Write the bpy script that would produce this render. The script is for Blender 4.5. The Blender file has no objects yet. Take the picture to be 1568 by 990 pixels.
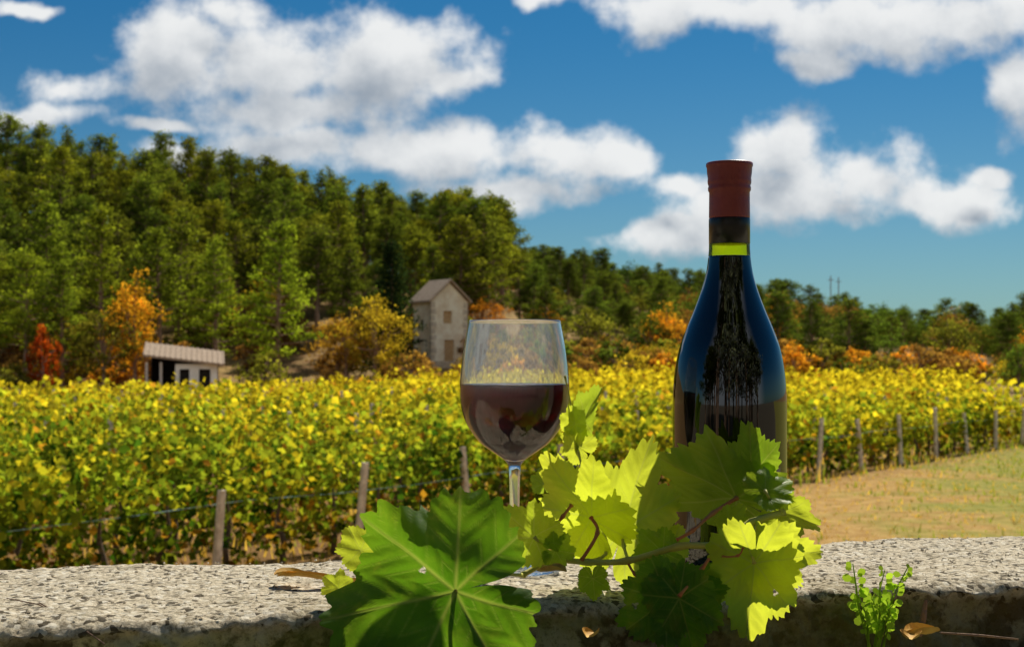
import bpy, math, random
import numpy as np
from mathutils import Vector, Matrix, noise as mnoise
random.seed(7); rng=np.random.default_rng(7)
scene=bpy.context.scene
CAMZ=2.8; F=2178.0
WT=CAMZ-0.156           # wall top height
SUN_AZ=math.radians(22); SUN_EL=math.radians(46)

def P(px,py,d):         # bearing/elevation/distance -> world coordinates
    return Vector(((px-784)/F*d, d, CAMZ+(545-py)/F*d))

# ------------------------------------------------------------------ node helpers
class NT:
    def __init__(s,tree):
        s.t=tree; s.n=tree.nodes; s.l=tree.links
    def new(s,typ,**kw):
        nd=s.n.new(typ)
        for k,v in kw.items(): setattr(nd,k,v)
        return nd
    def put(s,sock,v):
        if isinstance(v,bpy.types.NodeSocket): s.l.new(v,sock)
        elif v is not None: sock.default_value=v
    def math(s,op,a,b=None,c=None,clamp=False):
        nd=s.new('ShaderNodeMath',operation=op,use_clamp=clamp)
        s.put(nd.inputs[0],a)
        if b is not None: s.put(nd.inputs[1],b)
        if c is not None: s.put(nd.inputs[2],c)
        return nd.outputs[0]
    def vmath(s,op,a,b=None):
        nd=s.new('ShaderNodeVectorMath',operation=op)
        s.put(nd.inputs[0],a)
        if b is not None: s.put(nd.inputs[1],b)
        return nd.outputs['Value'] if op in('LENGTH','DOT_PRODUCT') else nd.outputs[0]
    def mix(s,f,a,b,blend='MIX'):
        nd=s.new('ShaderNodeMix',data_type='RGBA',blend_type=blend)
        s.put(nd.inputs['Factor'],f)
        s.put(nd.inputs[6],a); s.put(nd.inputs[7],b)
        return nd.outputs[2]
    def noise(s,vec,scale,detail=4,rough=.55,out=0,dist=0):
        nd=s.new('ShaderNodeTexNoise')
        if vec is not None: s.put(nd.inputs['Vector'],vec)
        nd.inputs['Scale'].default_value=scale; nd.inputs['Detail'].default_value=detail
        nd.inputs['Roughness'].default_value=rough; nd.inputs['Distortion'].default_value=dist
        return nd.outputs[out]
    def smooth(s,x,a,b):
        nd=s.new('ShaderNodeMapRange',interpolation_type='SMOOTHSTEP')
        s.put(nd.inputs[0],x); nd.inputs[1].default_value=a; nd.inputs[2].default_value=b
        return nd.outputs[0]
def c4(c): return (c[0],c[1],c[2],1)
def newmat(name):
    m=bpy.data.materials.new(name); m.use_nodes=True
    m.node_tree.nodes.clear(); t=NT(m.node_tree)
    out=t.new('ShaderNodeOutputMaterial'); return m,t,out
def bump(t,h,strength=.5,dist=.01):
    b=t.new('ShaderNodeBump'); b.inputs['Strength'].default_value=strength
    b.inputs['Distance'].default_value=dist; t.put(b.inputs['Height'],h); return b.outputs[0]
def principled(t,out,col,rough=.6,nrm=None,spec=.5,**kw):
    p=t.new('ShaderNodeBsdfPrincipled')
    t.put(p.inputs['Base Color'],col if isinstance(col,bpy.types.NodeSocket) else c4(col))
    t.put(p.inputs['Roughness'],rough); p.inputs['Specular IOR Level'].default_value=spec
    if nrm is not None: t.put(p.inputs['Normal'],nrm)
    t.l.new(p.outputs[0],out.inputs[0]); return p
def foliage_mat(name,trans=.45,jit=.25,gain=1.6):
    m,t,out=newmat(name)
    a=t.new('ShaderNodeAttribute',attribute_name='col').outputs['Color']
    oi=t.new('ShaderNodeObjectInfo')
    col=t.mix(1.0,a,oi.outputs['Color'],'MULTIPLY')
    hs=t.new('ShaderNodeHueSaturation')
    r=oi.outputs['Random']
    t.put(hs.inputs['Hue'],t.math('MULTIPLY_ADD',r,.05*jit*2,.5-.05*jit))
    t.put(hs.inputs['Value'],t.math('MULTIPLY_ADD',r,jit*2,1-jit))
    t.put(hs.inputs['Color'],col); col=hs.outputs[0]
    d=t.new('ShaderNodeBsdfDiffuse'); t.put(d.inputs[0],col)
    tr=t.new('ShaderNodeBsdfTranslucent')
    t.put(tr.inputs[0],t.mix(1.0,col,(gain,gain*.98,gain*.45,1),'MULTIPLY'))
    mx=t.new('ShaderNodeMixShader'); mx.inputs[0].default_value=trans
    t.l.new(d.outputs[0],mx.inputs[1]); t.l.new(tr.outputs[0],mx.inputs[2])
    t.l.new(mx.outputs[0],out.inputs[0]); return m
def simple_mat(name,c1,c2,scale=5,rough=.8,bs=.4,bd=.01,spec=.3,detail=5):
    m,t,out=newmat(name)
    co=t.new('ShaderNodeTexCoord').outputs['Object']
    n=t.noise(co,scale,detail,.6)
    f=t.smooth(n,.3,.7)
    principled(t,out,t.mix(f,c4(c1),c4(c2)),rough,bump(t,t.noise(co,scale*3,5,.65),bs,bd),spec)
    return m

# ------------------------------------------------------------------ mesh builder
class MB:
    def __init__(s): s.v=[];s.f=[];s.c=[];s.m=[]
    def add(s,verts,faces,col=(.5,.5,.5),mat=0):
        o=len(s.v); s.v.extend([tuple(x) for x in verts])
        s.f.extend([tuple(i+o for i in f) for f in faces])
        s.c.extend([tuple(col)]*len(verts)); s.m.extend([mat]*len(faces))
    def addnp(s,V,k,C,mat=0):
        o=len(s.v);N=V.shape[0]
        s.v.extend(map(tuple,V.reshape(-1,3).tolist()))
        idx=(np.arange(N*k).reshape(N,k)+o).tolist(); s.f.extend(map(tuple,idx))
        s.c.extend(map(tuple,np.repeat(C,k,axis=0).tolist())); s.m.extend([mat]*N)
    def tube(s,pts,rad,col=(.3,.2,.1),mat=0,n=7):
        pts=[Vector(p) for p in pts]; vs=[];fs=[]
        for i,p in enumerate(pts):
            d=(pts[min(i+1,len(pts)-1)]-pts[max(i-1,0)]).normalized()
            a=d.cross(Vector((0,0,1)) if abs(d.z)<.9 else Vector((1,0,0))).normalized(); b=d.cross(a)
            for j in range(n):
                w=2*math.pi*j/n; vs.append(p+(a*math.cos(w)+b*math.sin(w))*rad[i])
        for i in range(len(pts)-1):
            for j in range(n):
                fs.append((i*n+j,i*n+(j+1)%n,(i+1)*n+(j+1)%n,(i+1)*n+j))
        fs.append(tuple(range(n-1,-1,-1))); fs.append(tuple((len(pts)-1)*n+j for j in range(n)))
        s.add(vs,fs,col,mat)
    def box(s,x0,x1,y0,y1,z0,z1,col=(.5,.5,.5),mat=0):
        v=[(x,y,z) for x in(x0,x1) for y in(y0,y1) for z in(z0,z1)]
        s.add(v,[(0,1,3,2),(4,6,7,5),(0,4,5,1),(2,3,7,6),(0,2,6,4),(1,5,7,3)],col,mat)
    def mesh(s,name,mats,smooth=False):
        me=bpy.data.meshes.new(name); me.from_pydata(s.v,[],s.f)
        a=me.color_attributes.new('col','FLOAT_COLOR','POINT')
        arr=np.ones((len(s.v),4),dtype=np.float32); arr[:,:3]=np.array(s.c,dtype=np.float32)
        a.data.foreach_set('color',arr.ravel())
        for m in mats: me.materials.append(m)
        me.polygons.foreach_set('material_index',s.m)
        if smooth: me.polygons.foreach_set('use_smooth',[True]*len(s.f))
        me.update(); return me
def obj(name,me,parent=None,loc=(0,0,0),rot=(0,0,0),sc=(1,1,1),color=None):
    o=bpy.data.objects.new(name,me); scene.collection.objects.link(o)
    o.location=loc;o.rotation_euler=rot;o.scale=sc
    if color: o.color=(*color,1)
    if parent: o.parent=parent
    return o
def empty(name,loc=(0,0,0)):
    o=bpy.data.objects.new(name,None); scene.collection.objects.link(o); o.location=loc; o.empty_display_size=.1; return o
def quads(C,S,col,asp=.7,fold=True):
    N=len(C); t=rng.normal(size=(N,3)); t/=np.linalg.norm(t,axis=1)[:,None]
    q=rng.normal(size=(N,3))
    b=np.cross(t,q); b/=np.linalg.norm(b,axis=1)[:,None]
    n=np.cross(t,b)
    S=S[:,None]
    V=np.stack([C-t*S, C+b*S*asp-t*S*.15, C+t*S+n*S*.3*fold, C-b*S*asp-t*S*.15],axis=1)
    return V

# ------------------------------------------------------------------ terrain
def sst(x,a,b):
    t=np.clip((x-a)/(b-a),0,1); return t*t*(3-2*t)
def height(X,Y):
    X=np.asarray(X,float);Y=np.asarray(Y,float)
    R1=np.interp(X,[-400,-90,-59,-40,-30,-11,-3,0,4,14,40],[16,20,19.4,16.3,14.2,11.2,10.2,8.4,3,1.5,0])
    R2=np.interp(X,[-400,-20,2,30,48,71,95,150,400],[14,16,15.0,9.0,5.4,2.2,.6,2,2])
    n=(np.sin(X*.11+1.3)*np.cos(Y*.093)+.5*np.sin(X*.23+Y*.19))
    h1=R1*sst(Y,98,168)*(1-.5*sst(Y,200,500))
    h2=R2*sst(Y,115,250)*(1-.6*sst(Y,300,900))
    h=np.maximum(h1,h2)+.5*sst(Y,58,95)+n*.45*sst(Y,100,140)
    bank=1.9*(1-sst(Y,1.6,8))
    return h+bank
def H(x,y): return float(height(x,y))
xs=np.concatenate([[-4000,-2000,-1000,-500,-300,-200,-150,-120],np.arange(-100,130,2.0),[135,150,180,250,400,700,1200,2200,4000]])
ys=np.concatenate([[-4000,-1500,-600,-200,-80,-30,-10,-4,0],np.arange(1,10,1.0),np.arange(10,60,2.5),np.arange(60,290,2.0),[300,330,370,430,520,650,850,1200,2000,4000]])
GX,GY=np.meshgrid(xs,ys); GZ=height(GX,GY)
nx,ny=len(xs),len(ys)
V=np.stack([GX,GY,GZ],-1).reshape(-1,3)
faces=[(j*nx+i,j*nx+i+1,(j+1)*nx+i+1,(j+1)*nx+i) for j in range(ny-1) for i in range(nx-1)]
me=bpy.data.meshes.new('ground'); me.from_pydata(V.tolist(),[],faces)
me.polygons.foreach_set('use_smooth',[True]*len(faces))
m,t,out=newmat('ground_mat')
geo=t.new('ShaderNodeNewGeometry').outputs['Position']
sep=t.new('ShaderNodeSeparateXYZ'); t.l.new(geo,sep.inputs[0]); X,Y,Z=sep.outputs
n1=t.noise(geo,.35,5,.6); n2=t.noise(geo,3.0,5,.7); n3=t.noise(geo,14,4,.7)
dry=t.mix(t.smooth(n2,.35,.65),(.40,.22,.06,1),(.58,.37,.12,1))
grn=t.mix(t.smooth(n2,.3,.7),(.18,.23,.028,1),(.40,.35,.07,1))
gn=t.smooth(t.math('ADD',t.math('MULTIPLY',n1,2.2),t.math('MULTIPLY',t.math('SUBTRACT',X,t.math('MULTIPLY',Y,.27)),.14)),.95,1.5)
field=t.mix(t.math('MULTIPLY',gn,.85),dry,grn)
dd=t.math('SUBTRACT',t.math('MULTIPLY',t.math('ADD',X,4.3),.809),t.math('MULTIPLY',t.math('SUBTRACT',Y,17.7),.588))
soil=t.smooth(t.math('ADD',dd,t.math('MULTIPLY',t.math('SUBTRACT',n2,.5),2.5)),2.0,-.2)
field=t.mix(t.math('MULTIPLY',soil,.85),field,(.22,.12,.045,1))
hill=t.mix(t.smooth(n1,.35,.65),(.24,.12,.05,1),(.42,.27,.10,1))
hill=t.mix(t.smooth(n2,.45,.75),hill,(.14,.13,.035,1))
fcol=t.mix(t.smooth(Y,80,104),field,hill)
fcol=t.mix(t.smooth(Y,6,2),fcol,(.16,.13,.09,1))
principled(t,out,fcol,.95,bump(t,n3,.6,.06),.1)
me.materials.append(m); obj('ground',me)

# ------------------------------------------------------------------ materials
leaf_m=foliage_mat('tree_foliage',.48,.22,1.75)
vine_m=foliage_mat('vine_foliage',.52,.0,gain=1.9)
bark_m=simple_mat('bark',(.20,.12,.08),(.42,.27,.18),6,.9,.6,.03)
vbark_m=simple_mat('vine_bark',(.07,.05,.035),(.18,.12,.08),20,.9,.6,.01)
post_m=simple_mat('weathered_wood',(.48,.40,.32),(.80,.71,.60),12,.85,.4,.01)
wire_m=simple_mat('wire_tape',(.24,.40,.42),(.30,.48,.5),5,.6,.1,.001)

# ------------------------------------------------------------------ trees
def pine_mesh(seed,Ht=10.,spread=.2,base=.22,conic=.8):
    global rng; rng=np.random.default_rng(seed); r=random.Random(seed); b=MB()
    lean=(r.uniform(-.5,.5),r.uniform(-.5,.5)); ox,oy=r.uniform(-.4,.4),r.uniform(-.4,.4)
    tp=[(lean[0]*(k/6)**2,lean[1]*(k/6)**2,Ht*k/6*.98-.6*(k==0)) for k in range(7)]
    b.tube(tp,[.19,.17,.15,.12,.08,.05,.02],(.3,.2,.14),1,6)
    nb=50; C=[];S=[];K=[]
    for i in range(nb):
        tt=((i+r.random())/nb)**.9; z=Ht*(base+(1-base)*tt)
        prof=(math.sin(min(1,(tt+.18)*2.2)*math.pi/2))*(1-tt)**conic
        a=i*2.4+r.uniform(-.6,.6)
        L=Ht*spread*prof*r.uniform(.35,1.5)*(1+.6*(ox*math.cos(a)+oy*math.sin(a)))+.2
        cx=lean[0]*(z/Ht)**2; cy=lean[1]*(z/Ht)**2
        up=.1+.4*tt
        ex,ey,ez=cx+math.cos(a)*L,cy+math.sin(a)*L,z+L*up-.1
        b.tube([(cx,cy,z-.1),((cx+ex)/2,(cy+ey)/2,(z+ez)/2-.08),(ex,ey,ez)],[.05,.035,.012],(.25,.17,.12),1,4)
        nc=max(1,int(L/.5)+1)
        for c in range(nc):
            f=.4+.6*(c+r.random()*.6)/nc
            pc=np.array([cx+(ex-cx)*f,cy+(ey-cy)*f,z+(ez-z)*f+.12])+rng.normal(size=3)*.1
            n=int(30*r.uniform(.5,1.4)); pts=rng.normal(size=(n,3))*np.array([.25,.25,.17])+pc
            C.append(pts);S.append(rng.uniform(.08,.15,n))
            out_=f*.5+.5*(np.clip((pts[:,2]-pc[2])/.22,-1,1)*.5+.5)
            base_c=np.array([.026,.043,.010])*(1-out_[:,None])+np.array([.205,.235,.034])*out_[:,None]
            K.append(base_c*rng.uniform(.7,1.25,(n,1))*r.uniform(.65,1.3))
    C=np.concatenate(C);S=np.concatenate(S);K=np.concatenate(K)
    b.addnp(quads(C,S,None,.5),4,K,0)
    return b.mesh('pine_mesh',[leaf_m,bark_m])
def decid_mesh(seed,Ht=7.,W=3.0,low=.18,nclump=46,thin=1.0):
    global rng; rng=np.random.default_rng(seed); r=random.Random(seed); b=MB()
    b.tube([(0,0,-.4),(r.uniform(-.1,.1),.05,Ht*.2),(r.uniform(-.2,.2),0,Ht*.4),(0,0,Ht*.6)],[.2,.16,.12,.06],(.3,.25,.2),1,7)
    C=[];S=[];K=[]
    for i in range(nclump):
        th=i*2.4+r.random(); ph=math.acos(1-2*(i+.5)/nclump)
        rr=r.uniform(.45,1.2)
        zc=Ht*(low+(1-low)*.5); tap=1-.35*max(0,math.cos(ph))
        pc=np.array([math.sin(ph)*math.cos(th)*W*rr*tap, math.sin(ph)*math.sin(th)*W*rr*tap, zc+math.cos(ph)*Ht*(1-low)*.46*rr])
        if i%3==0:
            b.tube([(0,0,Ht*r.uniform(.2,.45)),tuple(pc*np.array([.5,.5,.9])),tuple(pc)],[.08,.05,.015],(.25,.2,.15),1,4)
        n=int(62*thin*r.uniform(.5,1.3)); rad=r.uniform(.26,.55)*W/3
        pts=rng.normal(size=(n,3))*np.array([1,1,.75])*rad+pc
        C.append(pts);S.append(rng.uniform(.08,.16,n))
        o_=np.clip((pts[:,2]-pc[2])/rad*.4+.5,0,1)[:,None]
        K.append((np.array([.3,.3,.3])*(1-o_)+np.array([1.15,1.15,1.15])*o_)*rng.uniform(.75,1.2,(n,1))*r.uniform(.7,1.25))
    C=np.concatenate(C);S=np.concatenate(S);K=np.concatenate(K)
    keep=C[:,2]>.05
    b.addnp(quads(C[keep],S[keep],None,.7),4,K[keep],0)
    return b.mesh('broadleaf_mesh',[leaf_m,bark_m])
def spruce_mesh(seed,Ht=10.):
    global rng; rng=np.random.default_rng(seed); r=random.Random(seed); b=MB()
    b.tube([(0,0,-.5),(0,0,Ht*.5),(0,0,Ht)],[.2,.12,.02],(.2,.15,.1),1,7)
    C=[];S=[];K=[]
    for i in range(90):
        tt=(i+.5)/90; z=Ht*(.06+.93*tt); L=Ht*.24*(1-tt)**.8*r.uniform(.6,1.25)+.1; a=i*2.4
        for c in range(max(2,int(L/.4))):
            f=(c+1)/max(2,int(L/.4)); n=26
            pc=np.array([math.cos(a)*L*f,math.sin(a)*L*f,z-L*f*.12])
            C.append(rng.normal(size=(n,3))*np.array([.24,.24,.18])+pc); S.append(rng.uniform(.08,.16,n))
            K.append(np.array([[.02,.035,.014]])*rng.uniform(.7,1.4,(n,1)))
    C=np.concatenate(C);S=np.concatenate(S);K=np.concatenate(K)
    b.addnp(quads(C,S,None,.55),4,K,0); return b.mesh('spruce_mesh',[leaf_m,bark_m])
pines=[pine_mesh(11,10,.25,.28,.7),pine_mesh(12,10,.2,.42,.55),pine_mesh(13,10,.27,.15,.9),pine_mesh(14,10,.22,.35,.6),pine_mesh(15,10,.19,.5,.45),pine_mesh(16,10,.25,.2,1.0)]
dec=[decid_mesh(21),decid_mesh(22,7,2.6,.12,52),decid_mesh(23,7,3.3,.22,40)]
bush=[decid_mesh(31,3.2,1.9,.0,26,.9),decid_mesh(32,2.6,2.2,.0,24,.9)]
spruce=spruce_mesh(41)
GREEN=(.12,.18,.03);DK=(.065,.11,.028);OR=(.72,.32,.035);YE=(.60,.44,.045);BR=(.34,.18,.055);RED=(.55,.12,.02);OL=(.25,.25,.04)
R=random.Random(5)
forest=empty('pine_forest')
def scatter(parent,x0,x1,y0,y1,sp,fn):
    n=0; yy=y0
    while yy<y1:
        xx=x0+R.uniform(0,sp)
        while xx<x1:
            x=xx+R.uniform(-.45,.45)*sp; y=yy+R.uniform(-.45,.45)*sp
            if -.44<x/y<.44: fn(parent,x,y,n); n+=1
            xx+=sp
        yy+=sp*.95
def addt(parent,nm,me,x,y,s,color=None,sx=1):
    return obj(nm,me,parent,(x,y,H(x,y)-.1),(0,0,R.uniform(0,6.28)),(s*sx,s*sx,s),color)
def f1(p,x,y,n):
    edge=np.interp(x,[-80,-40,-34,-15,-3,3],[104,106,110,114,122,140])
    if y<edge+R.uniform(-2,4): return
    if x>0-(y-150)*.02: return
    if y<edge+9 and R.random()<.30:
        addt(p,'broadleaf_%d'%n,R.choice(dec),x,y,R.uniform(.6,.9),R.choice([GREEN,OL,YE,BR])); return
    if R.random()<.05:
        addt(p,'broadleaf_%d'%n,R.choice(dec),x,y,R.uniform(.9,1.2),R.choice([OL,GREEN,OL])); return
    c=R.choice([(1,1,1),(1,1.02,1),(1.2,1.12,.9),(.65,.75,.8),(1.4,1.22,.8),(.8,.9,.9)])
    addt(p,'pine_%d'%n,R.choice(pines),x,y,R.uniform(.66,1.18),c,R.uniform(.9,1.2))
scatter(forest,-86,4,102,180,4.0,f1)
wood=empty('hillside_woodland')
def f2(p,x,y,n):
    if x<12 and y<150 : return
    bare=math.exp(-((x-44)/12)**2-((y-160)/34)**2)
    if R.random()<bare*1.2: return
    if R.random()<.38: addt(p,'pine_%d'%n,R.choice(pines),x,y,R.uniform(.45,.8),R.choice([(.6,.7,.8),(.8,.9,.95)]),1.3)
    else:
        c=R.choice([GREEN,DK,DK,OL,GREEN,BR,OL,OR] if y<185 else [GREEN,DK,DK,GREEN,DK,OL,BR] )
        addt(p,'broadleaf_%d'%n,R.choice(dec),x,y,R.uniform(.5,.95),c)
scatter(wood,-8,120,122,270,5.0,f2)
shrubs=empty('autumn_shrubs')
def f3(p,x,y,n):
    e=np.interp(x,[-60,-30,-15,0,20,60],[90,92,98,103,108,120])
    if y<e: return
    if abs(x+24)<5 and y<98: return
    if abs(x+6)<3.2 and 109<y<119: return
    if -42<x<-10 and y>98 and R.random()<.5: return
    c=R.choice([OR,YE,BR,BR,OL,GREEN,BR,OL] if x<60 else [BR,GREEN,OL,YE])
    addt(p,'shrub_%d'%n,R.choice(bush),x,y,R.uniform(.5,1.2),c)
scatter(shrubs,-50,70,90,124,3.2,f3)
def T(nm,me,px,top,d,color,Hm,sx=1.0):
    x=(px-784)/F*d; z0=H(x,d); ztop=CAMZ+(545-top)/F*d; s=(ztop-z0)/Hm
    return obj(nm,me,None,(x,d,z0-.1),(0,0,R.uniform(0,6)),(s*sx,s*sx,s),color)
T('orange_autumn_tree',dec[1],205,428,97,(.88,.48,.045),7.0,.7)
T('green_broadleaf_tree',dec[0],160,470,95,OL,7.0,.9)
T('pine_tree',pines[2],155,318,106,(1.5,1.5,1),10,1.0)
T('pine_tree',pines[5],70,300,110,(1.2,1.3,1),10,1.1)
T('pine_tree',pines[0],40,385,100,(1.5,1.5,1),10,1.1)
T('pine_tree',pines[2],95,400,100,(1.2,1.3,1),10,1.1)
T('pine_tree',pines[5],330,370,105,(1.4,1.45,1),10,1.2)
T('pine_tree',pines[2],425,340,107,(1.5,1.55,1),10,1.15)
T('pine_tree',pines[3],245,355,108,(1.2,1.3,1),10,1.1)
T('pine_tree',pines[0],765,305,150,(.8,.9,.9),10,1.3)
T('pine_tree',pines[2],735,300,152,(.9,1,.9),10,1.2)
T('yellow_autumn_tree',dec[0],575,448,103,YE,7.0,.85)
T('yellow_autumn_tree',dec[2],530,470,104,(.6,.36,.05),7.0,.9)
T('orange_autumn_tree',dec[2],745,452,124,OR,7.0,.9)
T('spruce_tree',spruce,600,368,109,(1,1,1),10,1.1)
T('yellow_autumn_tree',dec[1],1020,472,125,OR,7.0,1.1)
T('yellow_autumn_tree',dec[0],900,466,124,OL,7.0,1.1)
T('yellow_autumn_tree',dec[2],1010,520,112,YE,7.0,1.6)
T('green_broadleaf_tree',dec[1],1560,520,92,GREEN,7.0,.9)
T('red_shrub',bush[0],65,495,96,RED,3.2,.38)
rear=empty('unseen_reflection_trees')  # unseen trees added behind the camera to darken the bottle's reflection
for i in range(22):
    x=-12+i*1.0+R.uniform(-.5,.5); y=-5.5-abs(R.gauss(0,2.5))
    obj('tree_%d'%i,R.choice(pines[:4]+dec[:1]),rear,(x,y,1.8),(0,0,R.uniform(0,6)),(1.3,1.3,R.uniform(1.1,1.7) if abs(x+1)<6 else .8),(.45,.5,.5) if i%4 else GREEN)
up=empty('utility_poles')
for px in(1272,1284):
    b=MB(); x=(px-784)/F*246; z=H(x,246)
    b.tube([(0,0,-.5),(0,0,12.)],[.12,.08],mat=0); b.box(-.5,.5,-.05,.05,11.2,11.3)
    obj('pole',b.mesh('pole',[bark_m]),up,(x,246,z))

# ------------------------------------------------------------------ buildings
plaster=simple_mat('old_plaster',(.74,.60,.40),(.93,.86,.66),1.3,.9,.5,.03)
stone=simple_mat('rubble_stone',(.46,.38,.28),(.72,.62,.46),4,.9,.8,.05)
tile=simple_mat('roof_tile',(.34,.24,.16),(.50,.38,.27),7,.85,.7,.05)
dark=simple_mat('dark_opening',(.015,.012,.01),(.03,.025,.02),4,.9,.1,.01)
woodm=simple_mat('old_shutter',(.42,.26,.12),(.55,.38,.2),9,.8,.3,.01)
whit=simple_mat('lime_wash',(.80,.76,.66),(.92,.89,.80),2,.9,.3,.02)
def wall(b,O,U,w,h,ops,mat,Nn,depth=.22,pane=1):
    O=Vector(O);U=Vector(U);N=Vector(Nn);Zv=Vector((0,0,1))
    us=sorted({0,w,*[o[0] for o in ops],*[o[1] for o in ops]}); vs=sorted({0,h,*[o[2] for o in ops],*[o[3] for o in ops]})
    for i in range(len(us)-1):
        for j in range(len(vs)-1):
            cu=(us[i]+us[i+1])/2;cv=(vs[j]+vs[j+1])/2
            if any(o[0]<cu<o[1] and o[2]<cv<o[3] for o in ops): continue
            b.add([O+U*us[i]+Zv*vs[j],O+U*us[i+1]+Zv*vs[j],O+U*us[i+1]+Zv*vs[j+1],O+U*us[i]+Zv*vs[j+1]],[(0,1,2,3)],mat=mat)
    for o in ops:
        p=[O+U*a+Zv*c for a,c in((o[0],o[2]),(o[1],o[2]),(o[1],o[3]),(o[0],o[3]))]; q=[x-N*depth for x in p]
        b.add(p+q,[(0,1,5,4),(1,2,6,5),(2,3,7,6),(3,0,4,7)],mat=mat)
        b.add(q,[(0,1,2,3)],mat=pane)
tw=empty('stone_tower_house'); d=115; tx=(674-784)/F*d; tz=H(tx,d)-.6
tw.location=(tx,d,tz); tw.rotation_euler=(0,0,math.radians(32))
w,dp=3.3,3.0; eav=CAMZ+(545-462)/F*d-tz; apex=CAMZ+(545-431)/F*d-tz
b=MB()
wall(b,(-w/2,-dp/2,0),(1,0,0),w,eav,[(1.1,1.9,3.9,4.9),(1.2,2.1,0.6,2.6)],0,(0,-1,0),pane=2)
wall(b,(w/2,-dp/2,0),(0,1,0),dp,eav,[(1.1,1.7,4.,4.8)],0,(1,0,0))
wall(b,(w/2,dp/2,0),(-1,0,0),w,eav,[],0,(0,1,0))
wall(b,(-w/2,dp/2,0),(0,-1,0),dp,eav,[(1.1,1.7,3.4,4.2)],0,(-1,0,0))
for s in(-1,1):
    b.add([(-w/2,s*dp/2,eav),(w/2,s*dp/2,eav),(0,s*dp/2,apex-.15)],[(0,1,2)],mat=0)
obj('walls',b.mesh('tower_walls',[plaster,dark,woodm]),tw)
b=MB()
for s in(-1,1):
    e=Vector((s*(w/2+.3),0,eav-.12)); a=Vector((0,0,apex)); th=.16
    v=[(p.x,y,p.z+k) for p in(e,a) for y in(-dp/2-.3,dp/2+.3) for k in(0,th)]
    b.add(v,[(0,1,3,2),(4,6,7,5),(0,4,5,1),(2,3,7,6),(0,2,6,4),(1,5,7,3)])
obj('roof',b.mesh('tower_roof',[tile]),tw)
b=MB(); b.box(-w/2-.08,w/2+.08,-dp/2-.08,dp/2+.08,0,.9); obj('stone_plinth',b.mesh('plinth',[stone]),tw)
b=MB()
for k in range(9):
    b.box(-w/2-.03,-w/2+.32+.12*(k%2),-dp/2-.035,-dp/2+.2,1.0+k*.52,1.42+k*.52)
    b.box(w/2-.32-.12*(k%2),w/2+.03,-dp/2-.035,-dp/2+.2,1.0+k*.52,1.42+k*.52)
obj('quoin_stones',b.mesh('quoins',[stone]),tw)
hut=empty('field_hut'); d=84; hx=(285-784)/F*d; hz=H(hx,d)-.25
hut.location=(hx,d,hz); hut.rotation_euler=(0,0,math.radians(12))
b=MB(); rz=lambda y:2.2+(y+1.3)*.22
wall(b,(-.6,-1.3,0),(1,0,0),2.4,2.2,[(.25,.8,0.0,1.9),(1.35,2.0,0.0,1.9)],0,(0,-1,0),.3)
wall(b,(-2.0,1.3,0),(1,0,0),3.8,2.7,[],1,(0,1,0))
for x,mt in((1.8,0),(-.6,1),(-2.0,1)):
    y0=-1.3 if x>-1 else -.2
    b.add([(x,y0,0),(x,1.3,0),(x,1.3,rz(1.3)),(x,y0,rz(y0))],[(0,1,2,3)],mat=mt)
obj('walls',b.mesh('hut_walls',[whit,dark]),hut)
b=MB(); v=[(x,y,rz(y)+.03+(1.8-x)*.12+k) for x in(-2.4,2.2) for y in(-1.75,1.6) for k in(0,.12)]
b.add(v,[(0,1,3,2),(4,6,7,5),(0,4,5,1),(2,3,7,6),(0,2,6,4),(1,5,7,3)])
for k in range(16):
    x=-2.35+k*.3; o_=.14+(1.8-x)*.12
    b.tube([(x,-1.78,rz(-1.78)+o_),(x,1.62,rz(1.62)+o_)],[.06,.06],n=6)
obj('tiled_roof',b.mesh('hut_roof',[tile]),hut)
b=MB()
for x in(-2.2,-1.4): b.tube([(x,-1.4,0),(x,-1.4,2.3)],[.09,.08])
obj('porch_posts',b.mesh('hut_posts',[post_m]),hut)

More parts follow.
